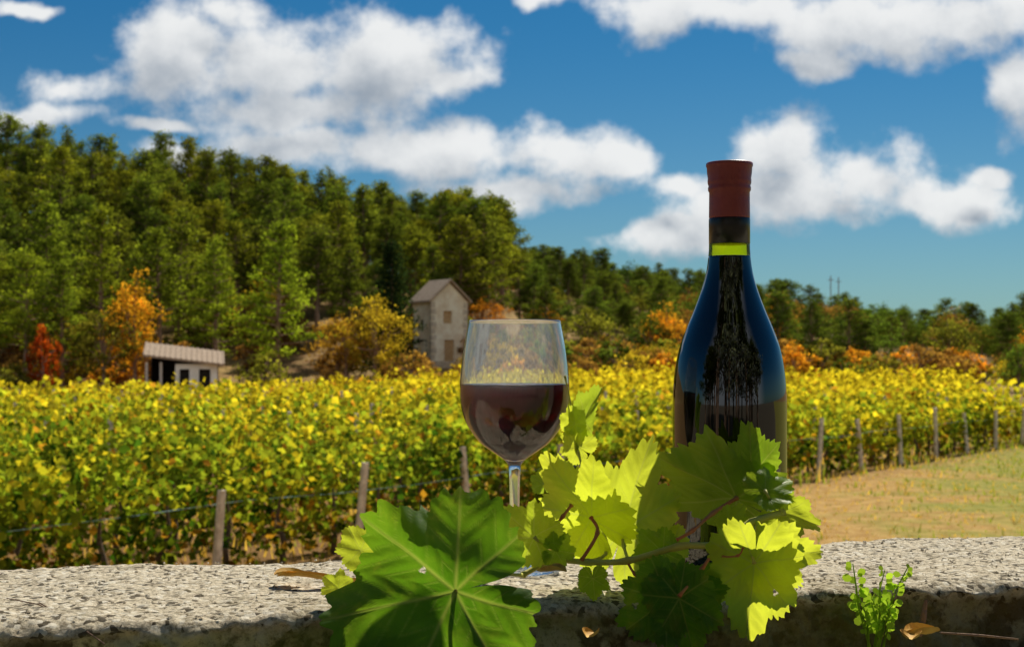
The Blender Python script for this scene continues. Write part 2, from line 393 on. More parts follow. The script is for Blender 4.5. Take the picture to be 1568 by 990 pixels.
# ------------------------------------------------------------------ vineyard
rng=np.random.default_rng(99)
RA=math.radians(54)
dv=np.array([math.cos(RA),math.sin(RA)]); nv=np.array([-dv[1],dv[0]]); O0=np.array([-4.3,17.7])
CS=[];SS=[];KS=[]; vb=MB(); pb=MB(); wb=MB()
for k in range(34):
    o=O0+nv*2.2*k; tstart=-30 if k else -6
    ph=rng.uniform(0,9)
    for ti in np.arange(tstart,95,.5):
        p=o+dv*ti; x,y=p
        if y<13 or not(-.44<x/y<.42): continue
        yend=66+ (24*sst(x,-14,0)); 
        if y>yend or x>17.5+.25*(y-48): continue
        D=y; dens,sz=(520,.066) if D<25 else (320,.076) if D<34 else (135,.10) if D<50 else (66,.13)
        if k>0 and D<40: dens*=.72
        n=int(dens*.5*rng.uniform(.45,1.45))
        g=H(x,y); hh=1.42+.24*math.sin(ti*1.9+ph)+.16*math.sin(ti*4.7+k)+rng.uniform(-.14,.2)
        a=rng.uniform(-.3,.3,n); zz=rng.beta(1.35,1.2,n)*(hh-.04)+.03
        wd=.40*np.sin(np.clip((zz+.25)/(hh+.25),0,1)*math.pi*.92)**.5+.03
        side=rng.choice([-1,1],n)*np.sqrt(rng.uniform(.1,1,n))*wd
        top=rng.random(n)<.08; zz[top]+=rng.uniform(0,.45,top.sum())
        cl=np.sin((x+a)*5.1+zz*3+k)*np.sin(ti*3.1+a*4-zz*5)
        kp=(cl>-.30)|(rng.random(n)<.25)|(zz>1.1)
        pts=np.stack([x+dv[0]*a+nv[0]*side,y+dv[1]*a+nv[1]*side,g+zz],1)
        patch=.5+.5*math.sin(ti*.9+k*1.7)*math.sin(ti*.37+k)
        yel=np.clip(.06+.36*patch+.28*(zz/hh)**2+.013*(D-20)+rng.normal(0,.24,n),0,.97)[:,None]
        c=np.where(yel<.5,np.array([[.06,.14,.015]])*(1-2*yel)+np.array([[.30,.37,.035]])*2*yel,
                   np.array([[.30,.37,.035]])*(2-2*yel)+np.array([[.68,.54,.035]])*(2*yel-1))
        orr=rng.random(n)<(.03+.20*(zz<.65)*patch); c[orr]=np.array([.60,.30,.04])
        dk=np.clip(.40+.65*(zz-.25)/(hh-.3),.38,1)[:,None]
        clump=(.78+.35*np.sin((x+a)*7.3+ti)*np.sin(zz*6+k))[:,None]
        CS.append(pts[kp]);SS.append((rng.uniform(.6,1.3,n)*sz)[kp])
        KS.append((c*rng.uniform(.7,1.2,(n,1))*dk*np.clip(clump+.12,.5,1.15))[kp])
        if D<45 and abs((ti*2)%2)<.01:
            j=rng.uniform(-.1,.1,4)
            vb.tube([(x,y,g-.05),(x+j[0],y+j[1],g+.3),(x+j[2],y+j[3],g+.6),(x,y,g+1.0)],[.05,.04,.03,.012],(.2,.15,.1),0,6)
    for ti in np.arange(tstart if k else .4,90,2.6 if k==0 else 5.4):
        p=o+dv*ti-(nv*.44 if k==0 else 0); x,y=p
        if y<13 or y>62 or not(-.42<x/y<.42) or x>17+.25*(y-48): continue
        if k and y<30: continue
        hh=1.22+rng.uniform(-.1,.2) if k==0 else 1.45
        l=rng.uniform(-.13,.13,2)
        pb.tube([(x,y,-.1),(x+l[0],y+l[1],H(x,y)+hh)],[.062,.054],n=8)
    if k==0:
        a=o+dv*(-6)-nv*.36; c=o+dv*(36)-nv*.36
        nseg=24; pts=[(a[0]+(c[0]-a[0])*i/nseg,a[1]+(c[1]-a[1])*i/nseg,.92+.03*math.sin(i*2.)) for i in range(nseg+1)]
        wb.tube(pts,[.005]*(nseg+1),n=5)
C=np.concatenate(CS);S=np.concatenate(SS);K=np.concatenate(KS)
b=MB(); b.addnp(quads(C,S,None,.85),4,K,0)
vine_root=empty('vineyard_vines')
obj('vine_leaves',b.mesh('vine_leaves',[vine_m]),vine_root)
obj('vine_trunks',vb.mesh('vine_trunks',[vbark_m]),vine_root)
tr=empty('vineyard_trellis'); obj('wooden_posts',pb.mesh('posts',[post_m]),tr); obj('trellis_wire',wb.mesh('wires',[wire_m]),tr)
n=70000; x=rng.uniform(-12,34,n); y=rng.uniform(17,75,n)
dist=(x+4.3)*.809-(y-17.7)*.588
keep=(x/y<.42)&(x/y>-.45)&(dist>-6); x,y,dist=x[keep],y[keep],dist[keep]; n=len(x)
z=height(x,y); tuft=(np.sin(x*2.1+np.sin(y*1.7)*2)*np.sin(y*2.3+np.cos(x*1.3)*2)>.30)
hgt=rng.uniform(.02,.08,n)*np.where(dist<1.0,3.0,1)*np.where(tuft,2.2,.8); a=rng.uniform(0,6.28,n); wdt=.010+.0004*y
V=np.stack([np.stack([x-np.cos(a)*wdt,y-np.sin(a)*wdt,z-.01],1),np.stack([x+np.cos(a)*wdt,y+np.sin(a)*wdt,z-.01],1),
            np.stack([x+rng.normal(0,.05,n),y+rng.normal(0,.05,n),z+hgt],1)],1)
f=(rng.random(n)<np.clip(.25+.08*(x-.27*y+1)+.3*tuft,.10,.95))[:,None]
K=np.where(f,np.array([[.22,.26,.035]]),np.array([[.50,.33,.09]]))*rng.uniform(.8,1.2,(n,1))
b=MB(); b.addnp(V,3,K,0); obj('meadow_grass',b.mesh('meadow_grass',[vine_m]))

# ------------------------------------------------------------------ stone wall
wa=math.atan(.246); wd_=np.array([math.cos(wa),math.sin(wa)]); wn=np.array([-wd_[1],wd_[0]])
prof=[]
TH=.237
def seg(a,b_,n): return [(a[0]+(b_[0]-a[0])*i/n,a[1]+(b_[1]-a[1])*i/n) for i in range(n)]
prof+=seg((-.11,-.75),(-.11,-.075),14)+seg((-.11,-.075),(-.10,-.052),5)+seg((-.10,-.052),(-.004,-.046),22)+seg((-.004,-.046),(0,-.006),16)+seg((0,-.006),(.006,0),3)+seg((.006,0),(TH-.006,0),80)+seg((TH-.006,0),(TH,-.006),3)+seg((TH,-.006),(TH,-.3),14)+[(TH,-2.5)]
NS=800; L0,L1=-.95,1.2; verts=[];m_=len(prof)
base=np.array([0,.893])
for i in range(NS+1):
    s=L0+(L1-L0)*i/NS
    for j,(nn,zz) in enumerate(prof):
        x=base[0]+wd_[0]*s+wn[0]*nn; y=base[1]+wd_[1]*s+wn[1]*nn; z=WT+zz
        q=Vector((x,y,z))
        a1=mnoise.noise(q*9)*.004; a2=mnoise.noise(q*45)*.0012; a3=mnoise.noise(q*150)*.0010
        front= zz<-.004 and nn<.05
        edge=math.exp(-((nn)/.012)**2)*(.009*abs(mnoise.noise(q*22))+.007*abs(mnoise.noise(q*60)))
        dz=(a1+a2+a3)*(1 if not front else .8)-edge
        dn=0
        if front: dn=(a2*4+a1*2+a3*3)+ (.014*abs(mnoise.noise(q*18)))+.006*abs(mnoise.noise(q*70))
        verts.append((x+wn[0]*dn,y+wn[1]*dn,z+dz))
fs=[(i*m_+j,(i+1)*m_+j,(i+1)*m_+j+1,i*m_+j+1) for i in range(NS) for j in range(m_-1)]
me=bpy.data.meshes.new('stone_wall'); me.from_pydata(verts,[],fs); me.polygons.foreach_set('use_smooth',[True]*len(fs))
m,t,out=newmat('weathered_concrete')
geo=t.new('ShaderNodeNewGeometry'); pos=geo.outputs['Position']
sep=t.new('ShaderNodeSeparateXYZ'); t.l.new(pos,sep.inputs[0])
fine=t.noise(pos,300,8,.78); med=t.noise(pos,38,6,.65); big=t.noise(pos,7,5,.6)
vo=t.new('ShaderNodeTexVoronoi'); t.put(vo.inputs['Vector'],pos); vo.inputs['Scale'].default_value=260
vc=t.new('ShaderNodeSeparateColor'); t.l.new(vo.outputs['Color'],vc.inputs[0])
col=t.mix(t.smooth(fine,.34,.60),(.26,.20,.12,1),(.84,.73,.53,1))
col=t.mix(t.math('MULTIPLY',t.smooth(vc.outputs[0],.65,.95),.7),col,(.95,.88,.72,1))
col=t.mix(t.math('MULTIPLY',t.smooth(vc.outputs[1],.76,.92),.9),col,(.06,.045,.025,1))
col=t.mix(t.math('MULTIPLY',t.smooth(big,.50,.68),.35),col,(.28,.22,.11,1))
col=t.mix(t.math('MULTIPLY',t.smooth(med,.57,.67),.5),col,(.15,.12,.055,1))
ff=t.smooth(sep.outputs[2],WT-.005,WT-.014)
lich=t.mix(t.smooth(med,.43,.54),(.12,.10,.04,1),(.78,.73,.46,1))
lich=t.mix(t.math('MULTIPLY',t.smooth(big,.46,.58),.65),lich,(.26,.30,.06,1))
lich=t.mix(t.math('MULTIPLY',t.smooth(fine,.5,.62),.5),lich,(.06,.05,.02,1))
lich=t.mix(t.math('MULTIPLY',t.smooth(sep.outputs[0],-.10,.15),.58),lich,(.13,.08,.03,1))
col=t.mix(t.math('MULTIPLY',ff,.93),col,lich)
hgt=t.math('ADD',t.math('MULTIPLY',fine,.8),t.math('MULTIPLY',vo.outputs['Distance'],-.4))
hgt=t.math('ADD',hgt,t.math('MULTIPLY',med,.5))
principled(t,out,col,.92,bump(t,hgt,.8,.003),.15)
me.materials.append(m); obj('stone_wall',me)

# ------------------------------------------------------------------ lathe objects
def lathe(pr,seg=96):
    b=MB(); vs=[];fs=[];ids=[]
    for (r,z) in pr:
        if r<1e-6: ids.append([len(vs)]*seg); vs.append((0,0,z))
        else:
            ids.append(list(range(len(vs),len(vs)+seg)))
            for j in range(seg): w=2*math.pi*j/seg; vs.append((r*math.cos(w),r*math.sin(w),z))
    for i in range(len(pr)-1):
        a,c=ids[i],ids[i+1]
        for j in range(seg):
            k=(j+1)%seg; q=[a[j],a[k],c[k],c[j]]
            q=[v for n_,v in enumerate(q) if v not in q[:n_]]
            if len(q)>2: fs.append(tuple(q))
    b.add(vs,fs); return b
def spline(pts,n=6):
    o=[]
    for i in range(len(pts)-1):
        p0=pts[max(i-1,0)];p1=pts[i];p2=pts[i+1];p3=pts[min(i+2,len(pts)-1)]
        for k in range(n):
            u=k/n
            o.append(tuple(.5*((2*p1[a])+(-p0[a]+p2[a])*u+(2*p0[a]-5*p1[a]+4*p2[a]-p3[a])*u*u+(-p0[a]+3*p1[a]-3*p2[a]+p3[a])*u**3) for a in(0,1)))
    o.append(pts[-1]); return o
BD=1.04; bx=(1117-784)/F*BD; S_=BD/F*.985; yb=545+.156*F/BD
def bz(y): return (yb-y)*S_
m,t,out=newmat('dark_bottle_glass')
p=principled(t,out,(.002,.003,.0015),.03,None,.5); p.inputs['IOR'].default_value=1.85
glassd=m
m,t,out=newmat('green_glass_neck')
trn=t.new('ShaderNodeBsdfTransparent'); trn.inputs[0].default_value=(.80,.92,.14,1)
tl=t.new('ShaderNodeBsdfTranslucent'); tl.inputs[0].default_value=(.70,.80,.02,1)
gl=t.new('ShaderNodeBsdfGlossy'); gl.inputs['Roughness'].default_value=.03
fr=t.new('ShaderNodeFresnel'); fr.inputs[0].default_value=1.2
a=t.new('ShaderNodeMixShader'); a.inputs[0].default_value=.5; t.l.new(trn.outputs[0],a.inputs[1]); t.l.new(tl.outputs[0],a.inputs[2])
b2=t.new('ShaderNodeMixShader'); t.l.new(fr.outputs[0],b2.inputs[0]); t.l.new(a.outputs[0],b2.inputs[1]); t.l.new(gl.outputs[0],b2.inputs[2])
t.l.new(b2.outputs[0],out.inputs[0]); neckm=m
m,t,out=newmat('red_capsule')
co=t.new('ShaderNodeTexCoord').outputs['Object']
principled(t,out,t.mix(t.noise(co,60,5,.6),(.24,.035,.035,1),(.38,.075,.065,1)),.42,bump(t,t.noise(co,90,4,.6),.3,.002),.5); caps=m
m,t,out=newmat('black_capsule_band'); principled(t,out,(.012,.012,.013),.3,None,.5); blk=m
bot=empty('wine_bottle',(bx,BD,WT+.001))
body=[(0,bz(yb)+.012),(60*S_,bz(yb)+.004),(72*S_,bz(yb)+.0),(84*S_,.0015),(88*S_,.006)]+spline([(88*S_,.02),(88*S_,bz(760)),(88*S_,bz(660)),(88*S_,bz(620)),(87*S_,bz(592)),(84*S_,bz(562)),(77.5*S_,bz(530)),(67*S_,bz(500)),(54.5*S_,bz(470)),(43.5*S_,bz(440)),(36*S_,bz(412)),(32.5*S_,bz(387))],6)+[(0,bz(387))]
obj('glass_body',lathe(body,128).mesh('bottle_body',[glassd],True),bot)
obj('glass_neck',lathe([(32.5*S_,bz(387)+.0001),(31.8*S_,bz(377)),(31.6*S_,bz(367))],96).mesh('bottle_neck',[neckm],True),bot)
obj('capsule_band',lathe([(0,bz(368)),(31.8*S_,bz(368)),(31.9*S_,bz(330)),(31.5*S_,bz(328.5)),(0,bz(328.5))],96).mesh('band',[blk],True),bot)
cap=[(0,bz(328)),(31.3*S_,bz(328.3)),(31.7*S_,bz(326)),(31.4*S_,bz(300)),(31.3*S_,bz(288)),(33*S_,bz(285)),(33.2*S_,bz(281)),(32.2*S_,bz(278)),(33.6*S_,bz(274)),(33.8*S_,bz(270)),(33.4*S_,bz(266)),(34.6*S_,bz(258)),(35*S_,bz(250)),(36.2*S_,bz(247)),(36.2*S_,bz(243.5)),(34.8*S_,bz(242)),(0,bz(242))]
obj('capsule',lathe(cap,96).mesh('capsule',[caps],True),bot)
GD=1.03; gx=(788-784)/F*GD; S_=GD/F; yg=545+.156*F/GD
wg=empty('wine_glass',(gx,GD,WT+.0015))
m,t,out=newmat('clear_glass')
g=t.new('ShaderNodeBsdfGlass'); g.inputs['IOR'].default_value=1.5; g.inputs['Roughness'].default_value=0; g.inputs[0].default_value=(.97,.98,.98,1)
df=t.new('ShaderNodeBsdfTranslucent'); df.inputs[0].default_value=(.8,.84,.85,1)
a=t.new('ShaderNodeMixShader'); a.inputs[0].default_value=.07
t.l.new(g.outputs[0],a.inputs[1]); t.l.new(df.outputs[0],a.inputs[2]); t.l.new(a.outputs[0],out.inputs[0]); clear=m
def gz(y): return (yg-y)*S_
bowl=[(10,714),(17,706),(33,695),(52,681),(68,661),(78,641),(83,620),(84,600),(83.3,580),(79.8,550),(75,520),(70,494)]
ob=spline([(r*S_,gz(y)) for r,y in bowl],5)
ib=[]
for r,y in [(0,706.5),(14,702),(31,691)]+bowl[3:]:
    ib.append(((max(r-2.2,0))*S_,gz(y)+ (0.0008 if y>640 else 0)))
ib=spline(ib,5)
pr=[(0,0),(70*S_,0),(72*S_,.0008),(70*S_,.0018),(40*S_,gz(868)),(16*S_,gz(860)),(9.5*S_,gz(845)),(8*S_,gz(820)),(7.5*S_,gz(780)),(8*S_,gz(740)),(9*S_,gz(722))]+ob+[(68.9*S_,gz(493.2))]+[(max(r,0),z) for r,z in ib[::-1]]
obj('glass',lathe(pr,128).mesh('wine_glass',[clear],True),wg)
lvl=gz(592)
wp=[(r+.0005 if r>0 else 0,z-.0003) for r,z in ib if z<lvl]
rl=wp[-1][0]
wp=wp+[(rl+.00005,lvl+.0006),(rl-.0015,lvl),(rl*.6,lvl-.0001),(0,lvl-.0001)]
m,t,out=newmat('red_wine')
g=t.new('ShaderNodeBsdfGlass'); g.inputs['IOR'].default_value=1.34; g.inputs['Roughness'].default_value=0
t.l.new(g.outputs[0],out.inputs[0])
va=t.new('ShaderNodeVolumeAbsorption'); va.inputs['Color'].default_value=(.68,.10,.13,1); va.inputs['Density'].default_value=150
t.l.new(va.outputs[0],out.inputs['Volume'])
obj('red_wine',lathe(wp,128).mesh('red_wine',[m],True),wg)

# ------------------------------------------------------------------ grape leaves in front
def grape_mat(name):
    m,t,out=newmat(name)
    a=t.new('ShaderNodeAttribute',attribute_name='col'); sp=t.new('ShaderNodeSeparateColor'); t.l.new(a.outputs['Color'],sp.inputs[0])
    vein,tone,edge=sp.outputs
    pos=t.new('ShaderNodeNewGeometry').outputs['Position']
    nz=t.noise(pos,70,5,.6); nz2=t.noise(pos,420,3,.6)
    gcol=t.mix(tone,(.04,.15,.010,1),(.28,.42,.025,1))
    gcol=t.mix(t.math('MULTIPLY',t.smooth(nz,.4,.75),.4),gcol,(.16,.26,.02,1))
    gcol=t.mix(t.math('MULTIPLY',t.smooth(nz,.56,.70),t.math('MULTIPLY',edge,.75)),gcol,(.50,.32,.05,1))
    gcol=t.mix(t.math('MULTIPLY',vein,.7),gcol,(.42,.50,.13,1))
    tcol=t.mix(tone,(.11,.34,.006,1),(.90,.97,.06,1))
    tcol=t.mix(t.math('MULTIPLY',t.smooth(nz,.45,.8),.25),tcol,(.66,.75,.05,1))
    tcol=t.mix(t.math('MULTIPLY',vein,.6),tcol,(.60,.66,.10,1))
    h=t.math('ADD',t.math('MULTIPLY',vein,-.6),t.math('MULTIPLY',nz2,.35))
    nb=bump(t,h,.55,.0010)
    p=t.new('ShaderNodeBsdfPrincipled'); t.put(p.inputs['Base Color'],gcol); p.inputs['Roughness'].default_value=.45
    p.inputs['Specular IOR Level'].default_value=.4; t.put(p.inputs['Normal'],nb)
    tr_=t.new('ShaderNodeBsdfTranslucent'); t.put(tr_.inputs[0],tcol); t.put(tr_.inputs['Normal'],nb)
    mx=t.new('ShaderNodeMixShader'); mx.inputs[0].default_value=.60
    t.l.new(p.outputs[0],mx.inputs[1]); t.l.new(tr_.outputs[0],mx.inputs[2]); t.l.new(mx.outputs[0],out.inputs[0]); return m
gm=grape_mat('grape_leaf')
branch=empty('grapevine_branch')
LC=[0]
def grape_leaf(px,py,d,size,tip,pitch=0,yaw=0,fold=.15,tone=.5,seed=0,cup=.1,holes=(),droop=0.,wave=.05,asp=1.0):
    r=np.random.default_rng(seed+1000); big=size>60
    nr,nc=(40,300) if big else (18,150)
    th=np.linspace(-math.pi,math.pi,nc,endpoint=False); A=np.abs(np.degrees(th))
    tip_n=[0,12,24,32,40,52,64,74,84,96,108,122,140,156,168,176,180]
    rv=np.array([1.0,.95,.80,.72,.80,.93,.86,.74,.69,.77,.80,.76,.70,.64,.55,.36,.12])
    jl=1+r.normal(0,.055,len(rv)); jr=1+r.normal(0,.055,len(rv)); jl[0]=jr[0]; jl[-1]=jr[-1]
    rr=np.where(th<0,np.interp(A,tip_n,rv*jl),np.interp(A,tip_n,rv*jr))
    wob=2.2*np.sin(th*3+seed)+1.6*np.sin(th*7.3+seed*2)
    ph=(A+wob)/180*19; saw=1-np.abs(2*(ph%1)-1); saw2=1-np.abs(2*((ph*2.3)%1)-1)
    amp=(.075+.03*np.sin(A*.31+seed))*np.clip((176-A)/25,0,1)
    rr=rr*(1-amp+amp*1.3*saw**.9+.022*saw2)
    rho=(np.linspace(0,1,nr)**.9); rho[0]=.004
    Rg=rho[:,None]*rr[None,:]; TH_=np.broadcast_to(th[None,:],Rg.shape)
    x=Rg*np.cos(TH_); y=Rg*np.sin(TH_)
    mains=np.radians([0,52,-52,106,-106,150,-150])
    best=np.full(Rg.shape,9.); ba=np.zeros_like(Rg); bb=np.zeros_like(Rg)
    for q in mains:
        dlt=np.arctan2(np.sin(TH_-q),np.cos(TH_-q)); m2=np.abs(dlt)<best
        best=np.where(m2,np.abs(dlt),best); ba=np.where(m2,Rg*np.cos(dlt),ba); bb=np.where(m2,Rg*np.sin(np.abs(dlt)),bb)
    wv=.013*(1-.75*Rg)+.003
    v1=np.exp(-(bb/wv)**2)
    sc=((ba-bb*.8-.25*bb**2)/.15+.5*r.random())%1; d2=np.minimum(sc,1-sc)*.15
    v2=np.exp(-(d2/.007)**2)*.5*np.clip(1.1-Rg*.7,0,1)
    vein=np.clip(np.maximum(v1,v2),0,1)
    puck=np.cos((sc-.5)*2*math.pi)*.5+.5
    z=.0075*puck*np.clip(Rg*3,0,1)*np.clip(bb*12,0,1)-.007*v1
    z=z+fold*np.abs(y)*(.6+.4*x)-cup*Rg**2+wave*np.sin(TH_*5+seed)*Rg**2+wave*.6*np.sin(TH_*11+seed*2)*Rg**3
    z=z-droop*np.clip(x,0,2)**2
    z=z+.05*np.sin(x*4+seed)*np.cos(y*3.4+seed*1.3)+.025*np.sin(x*9+seed*3)*np.cos(y*10+seed)
    s=size*d/F; y=y*asp
    t_=math.radians(tip); ct,st=math.cos(t_),math.sin(t_)
    lx=(x*ct-y*st)*s; lu=(x*st+y*ct)*s; ln=z*s
    Pn=np.stack([lx,-ln,lu],-1).reshape(-1,3)
    M=np.array(Matrix.Rotation(math.radians(yaw),3,'Z')@Matrix.Rotation(-math.radians(pitch),3,'X'))
    Pn=Pn@M.T; o=np.array(P(px,py,d)); 
    col=np.zeros((nr*nc,4),np.float32); col[:,3]=1; col[:,0]=vein.ravel()
    col[:,1]=np.clip(tone+.15*(Rg.ravel()-.5),0,1); col[:,2]=np.clip((rho[:,None]*np.ones(nc))**3,0,1).ravel()
    idx=np.arange(nr*nc).reshape(nr,nc)
    fa=np.stack([idx[:-1],np.roll(idx,-1,1)[:-1],np.roll(idx,-1,1)[1:],idx[1:]],-1).reshape(-1,4)
    if holes:
        fx=x.ravel()[fa].mean(1); fy=y.ravel()[fa].mean(1); k=np.ones(len(fa),bool)
        for hx_,hy_,hr in holes:
            an=np.arctan2(fy-hy_,fx-hx_); k&=((fx-hx_)**2+(fy-hy_)**2)>(hr*(1+.35*np.sin(an*3+hx_*9)))**2
        fa=fa[k]
    me=bpy.data.meshes.new('grape_leaf'); me.from_pydata(Pn.tolist(),[],fa.tolist())
    at=me.color_attributes.new('col','FLOAT_COLOR','POINT'); at.data.foreach_set('color',col.ravel())
    me.materials.append(gm); me.polygons.foreach_set('use_smooth',[True]*len(fa))
    LC[0]+=1; obj('leaf_%d'%LC[0],me,branch,tuple(o))
grape_leaf(697,905,.850,208,192,24,4,.04,.10,1,.05,holes=((.28,.42,.035),(.2,-.2,.02)),wave=.08)
grape_leaf(552,842,.875,46,120,20,0,.2,.8,2,.1)
grape_leaf(518,900,.885,32,140,30,0,.3,.75,3,.1)
grape_leaf(905,792,.948,118,128,-6,-14,.10,.92,4,.08,wave=.07,asp=.70)
grape_leaf(952,812,.960,150,72,-4,-18,.12,.82,5,.08,wave=.06,asp=.66)
grape_leaf(1128,762,.950,158,150,26,-8,.20,.42,6,.05,droop=.03,asp=.56)
grape_leaf(1150,728,.962,86,92,8,-15,.35,.25,7,.1,asp=.72)
grape_leaf(1172,752,.930,52,25,44,10,.25,.45,8,.1)
grape_leaf(1200,784,.925,60,-14,30,-15,.3,.85,9,.1,droop=.3,asp=.7)
grape_leaf(1155,862,.900,124,-98,-14,-18,.12,.95,10,.06,wave=.06,holes=((.32,.3,.03),),asp=.78)
grape_leaf(1178,848,.912,80,5,-5,-30,.15,.95,11,.08,asp=.85)
grape_leaf(1120,800,.925,34,60,10,-30,.2,.9,41,.1)
grape_leaf(895,640,.99,60,68,10,-40,.4,.5,12,.1,asp=.55)
grape_leaf(880,648,.985,30,100,0,-30,.4,.9,13,.1)
grape_leaf(888,684,.985,36,140,0,-10,.2,.9,14,.1)
grape_leaf(818,822,.935,74,140,22,-10,.18,.6,15,.1,asp=.8)
grape_leaf(850,842,.93,34,-10,10,10,.4,.35,43,.2)
grape_leaf(908,885,.915,32,-85,10,0,.2,.35,16,.1)
grape_leaf(1015,846,.925,54,185,30,10,.3,.3,17,.1)
grape_leaf(1028,838,.94,38,70,0,-10,.2,.75,31,.1)
grape_leaf(1020,918,.895,86,215,12,5,.22,.12,18,.1,holes=((.3,.2,.05),(.5,-.25,.05),(.55,.3,.03)))
grape_leaf(1040,915,.892,92,-75,5,-5,.25,.12,19,.1,holes=((.4,.2,.05),(.6,-.1,.04)),asp=.8)
grape_leaf(1070,905,.91,52,60,5,-5,.25,.12,33,.1)
grape_leaf(832,740,.99,26,100,0,-20,.3,.45,22,.1)
cane=simple_mat('green_cane',(.55,.50,.09),(.66,.64,.15),60,.5,.2,.001)
redp=simple_mat('red_petiole',(.55,.10,.05),(.62,.30,.09),60,.45,.1,.001)
def stem(name,pts,r0,r1,mat):
    Pp=[P(*p) for p in pts]; q=[]
    for i in range(len(Pp)-1):
        a,b_,c_,d_=Pp[max(i-1,0)],Pp[i],Pp[i+1],Pp[min(i+2,len(Pp)-1)]
        for k in range(5):
            u=k/5; q.append(.5*((2*b_)+(c_-a)*u+(2*a-5*b_+4*c_-d_)*u*u+(3*b_-a-3*c_+d_)*u**3))
    q.append(Pp[-1]); n=len(q); b=MB(); b.tube(q,[r0+(r1-r0)*i/(n-1)+(.0006 if i%5==0 else 0) for i in range(n)],n=10)
    obj(name,b.mesh(name,[mat],True),branch)
stem('main_cane',[(1200,784,.925),(1150,800,.915),(1100,832,.91),(1040,836,.91),(960,858,.915),(900,860,.93),(846,858,.94),(800,880,.93)],.0024,.0018,cane)
stem('upper_shoot',[(900,860,.93),(930,840,.95),(905,760,.975),(885,690,.985),(878,640,.99),(865,575,.99)],.0013,.0005,cane)
stem('petiole_1',[(697,905,.850),(745,880,.885),(800,880,.93)],.001,.0012,cane)
stem('petiole_2',[(905,792,.944),(915,815,.935),(890,858,.93)],.0011,.0012,redp)
stem('petiole_3',[(1128,762,.945),(1092,785,.925),(1060,812,.912),(1036,826,.91)],.0013,.001,redp)
stem('petiole_4',[(960,858,.915),(972,878,.91),(995,893,.905)],.0009,.0008,redp)
stem('petiole_5',[(1155,862,.897),(1150,830,.905),(1160,798,.915)],.001,.001,cane)
stem('petiole_6',[(952,812,.955),(955,835,.94),(962,858,.92)],.0010,.0011,cane)
stem('petiole_7',[(875,773,.95),(862,790,.945),(845,812,.94)],.0011,.001,redp)
stem('petiole_8',[(1040,912,.888),(1075,870,.90),(1100,832,.91)],.001,.001,redp)
stem('petiole_9',[(818,822,.932),(845,848,.935),(860,860,.938)],.0009,.001,cane)
stem('petiole_10',[(1150,728,.96),(1172,752,.93),(1180,765,.928),(1200,784,.922)],.0009,.001,cane)
stem('tendril',[(1100,832,.91),(1105,850,.905),(1130,850,.895),(1138,838,.895)],.0008,.0004,redp)

# ------------------------------------------------------------------ small things on the wall
drym=simple_mat('dry_leaf',(.58,.30,.05),(.80,.55,.12),60,.7,.4,.001)
def curled(name,px,py,d,L,W,ang,curl,seed):
    b=MB(); r=np.random.default_rng(seed); vs=[];fs=[]; o=P(px,py,d); s=d/F
    nu,nw=14,7
    for i in range(nu):
        u=i/(nu-1)
        for j in range(nw):
            v=(j/(nw-1)-.5)*2; wd2=W*math.sin(math.pi*min(1,u*.95+.03))**.7
            x=(u-.5)*L; y=math.sin(v*curl)*wd2/curl; z=(1-math.cos(v*curl))*wd2/curl+.04*L*math.sin(u*5+seed)
            z+=r.normal(0,.012*W)
            X_=x*math.cos(ang)-y*math.sin(ang); Y_=x*math.sin(ang)+y*math.cos(ang)
            vs.append((X_*s,Y_*s,z*s))
    for i in range(nu-1):
        for j in range(nw-1): fs.append((i*nw+j,(i+1)*nw+j,(i+1)*nw+j+1,i*nw+j+1))
    b.add(vs,fs); obj(name,b.mesh(name,[drym],True),None,tuple(o))
curled('dry_leaf',500,886,.965,150,16,.05,1.2,1)
curled('dry_leaf',445,880,.975,50,24,.3,1.0,8)
curled('dry_leaf',1412,968,.915,60,26,.3,1.3,2)
curled('dry_leaf',1395,975,.90,40,22,1.3,1.3,9)
curled('dry_leaf',905,972,.845,34,20,1.2,1.5,3)
curled('dry_leaf',845,874,.92,50,18,-.5,1.3,4)
wm=foliage_mat('weed_leaf',.5,0,gain=1.8); b=MB(); rr_=random.Random(3); rng=np.random.default_rng(5)
for (x0,x1,top) in((1325,1306,862),(1340,1355,872),(1345,1390,868),(1350,1374,900),(1320,1310,905),(1338,1335,915),(1365,1368,930)):
    a=P((x0+1340)/2,992,.925); e=P(x1,top,.935); mid=(a+e)/2+Vector((rr_.uniform(-.004,.004),0,0))
    pts=[a,a.lerp(mid,.5),mid,mid.lerp(e,.5)+Vector((rr_.uniform(-.002,.002),0,0)),e]; b.tube(pts,[.0009,.0008,.0007,.0006,.0003],(.25,.36,.05),0,6)
    for k in range(22):
        f=.25+.75*k/22 ; q=a.lerp(mid,f*2) if f<.5 else mid.lerp(e,f*2-1)
        an=rr_.uniform(0,6.28); L=rr_.uniform(.003,.0068)*(1.2-.3*f); w_=L*.42
        dr=Vector((math.cos(an),math.sin(an)*.8,rr_.uniform(.1,.9))).normalized(); sd=dr.cross(Vector((rr_.uniform(-.4,.4),-1,.3))).normalized()
        q2=q+dr*.002; v=[q2,q2+dr*L*.3+sd*w_*.8,q2+dr*L*.7+sd*w_,q2+dr*L*1.05+sd*w_*.35,q2+dr*L*1.05-sd*w_*.35,q2+dr*L*.7-sd*w_,q2+dr*L*.3-sd*w_*.8]
        g_=rr_.uniform(.75,1.2); b.add(v,[(0,1,2,3,4,5,6)],(.34*g_,.50*g_,.06*g_),0)
obj('weed_plant',b.mesh('weed_plant',[wm]))
b=MB(); b.tube([P(1440,968,.93),P(1500,972,.93),P(1560,978,.93)],[.0006,.0008,.0006]); b.tube([P(1408,972,.925),P(1414,945,.93),P(1418,918,.935)],[.002,.0022,.0012],n=7)
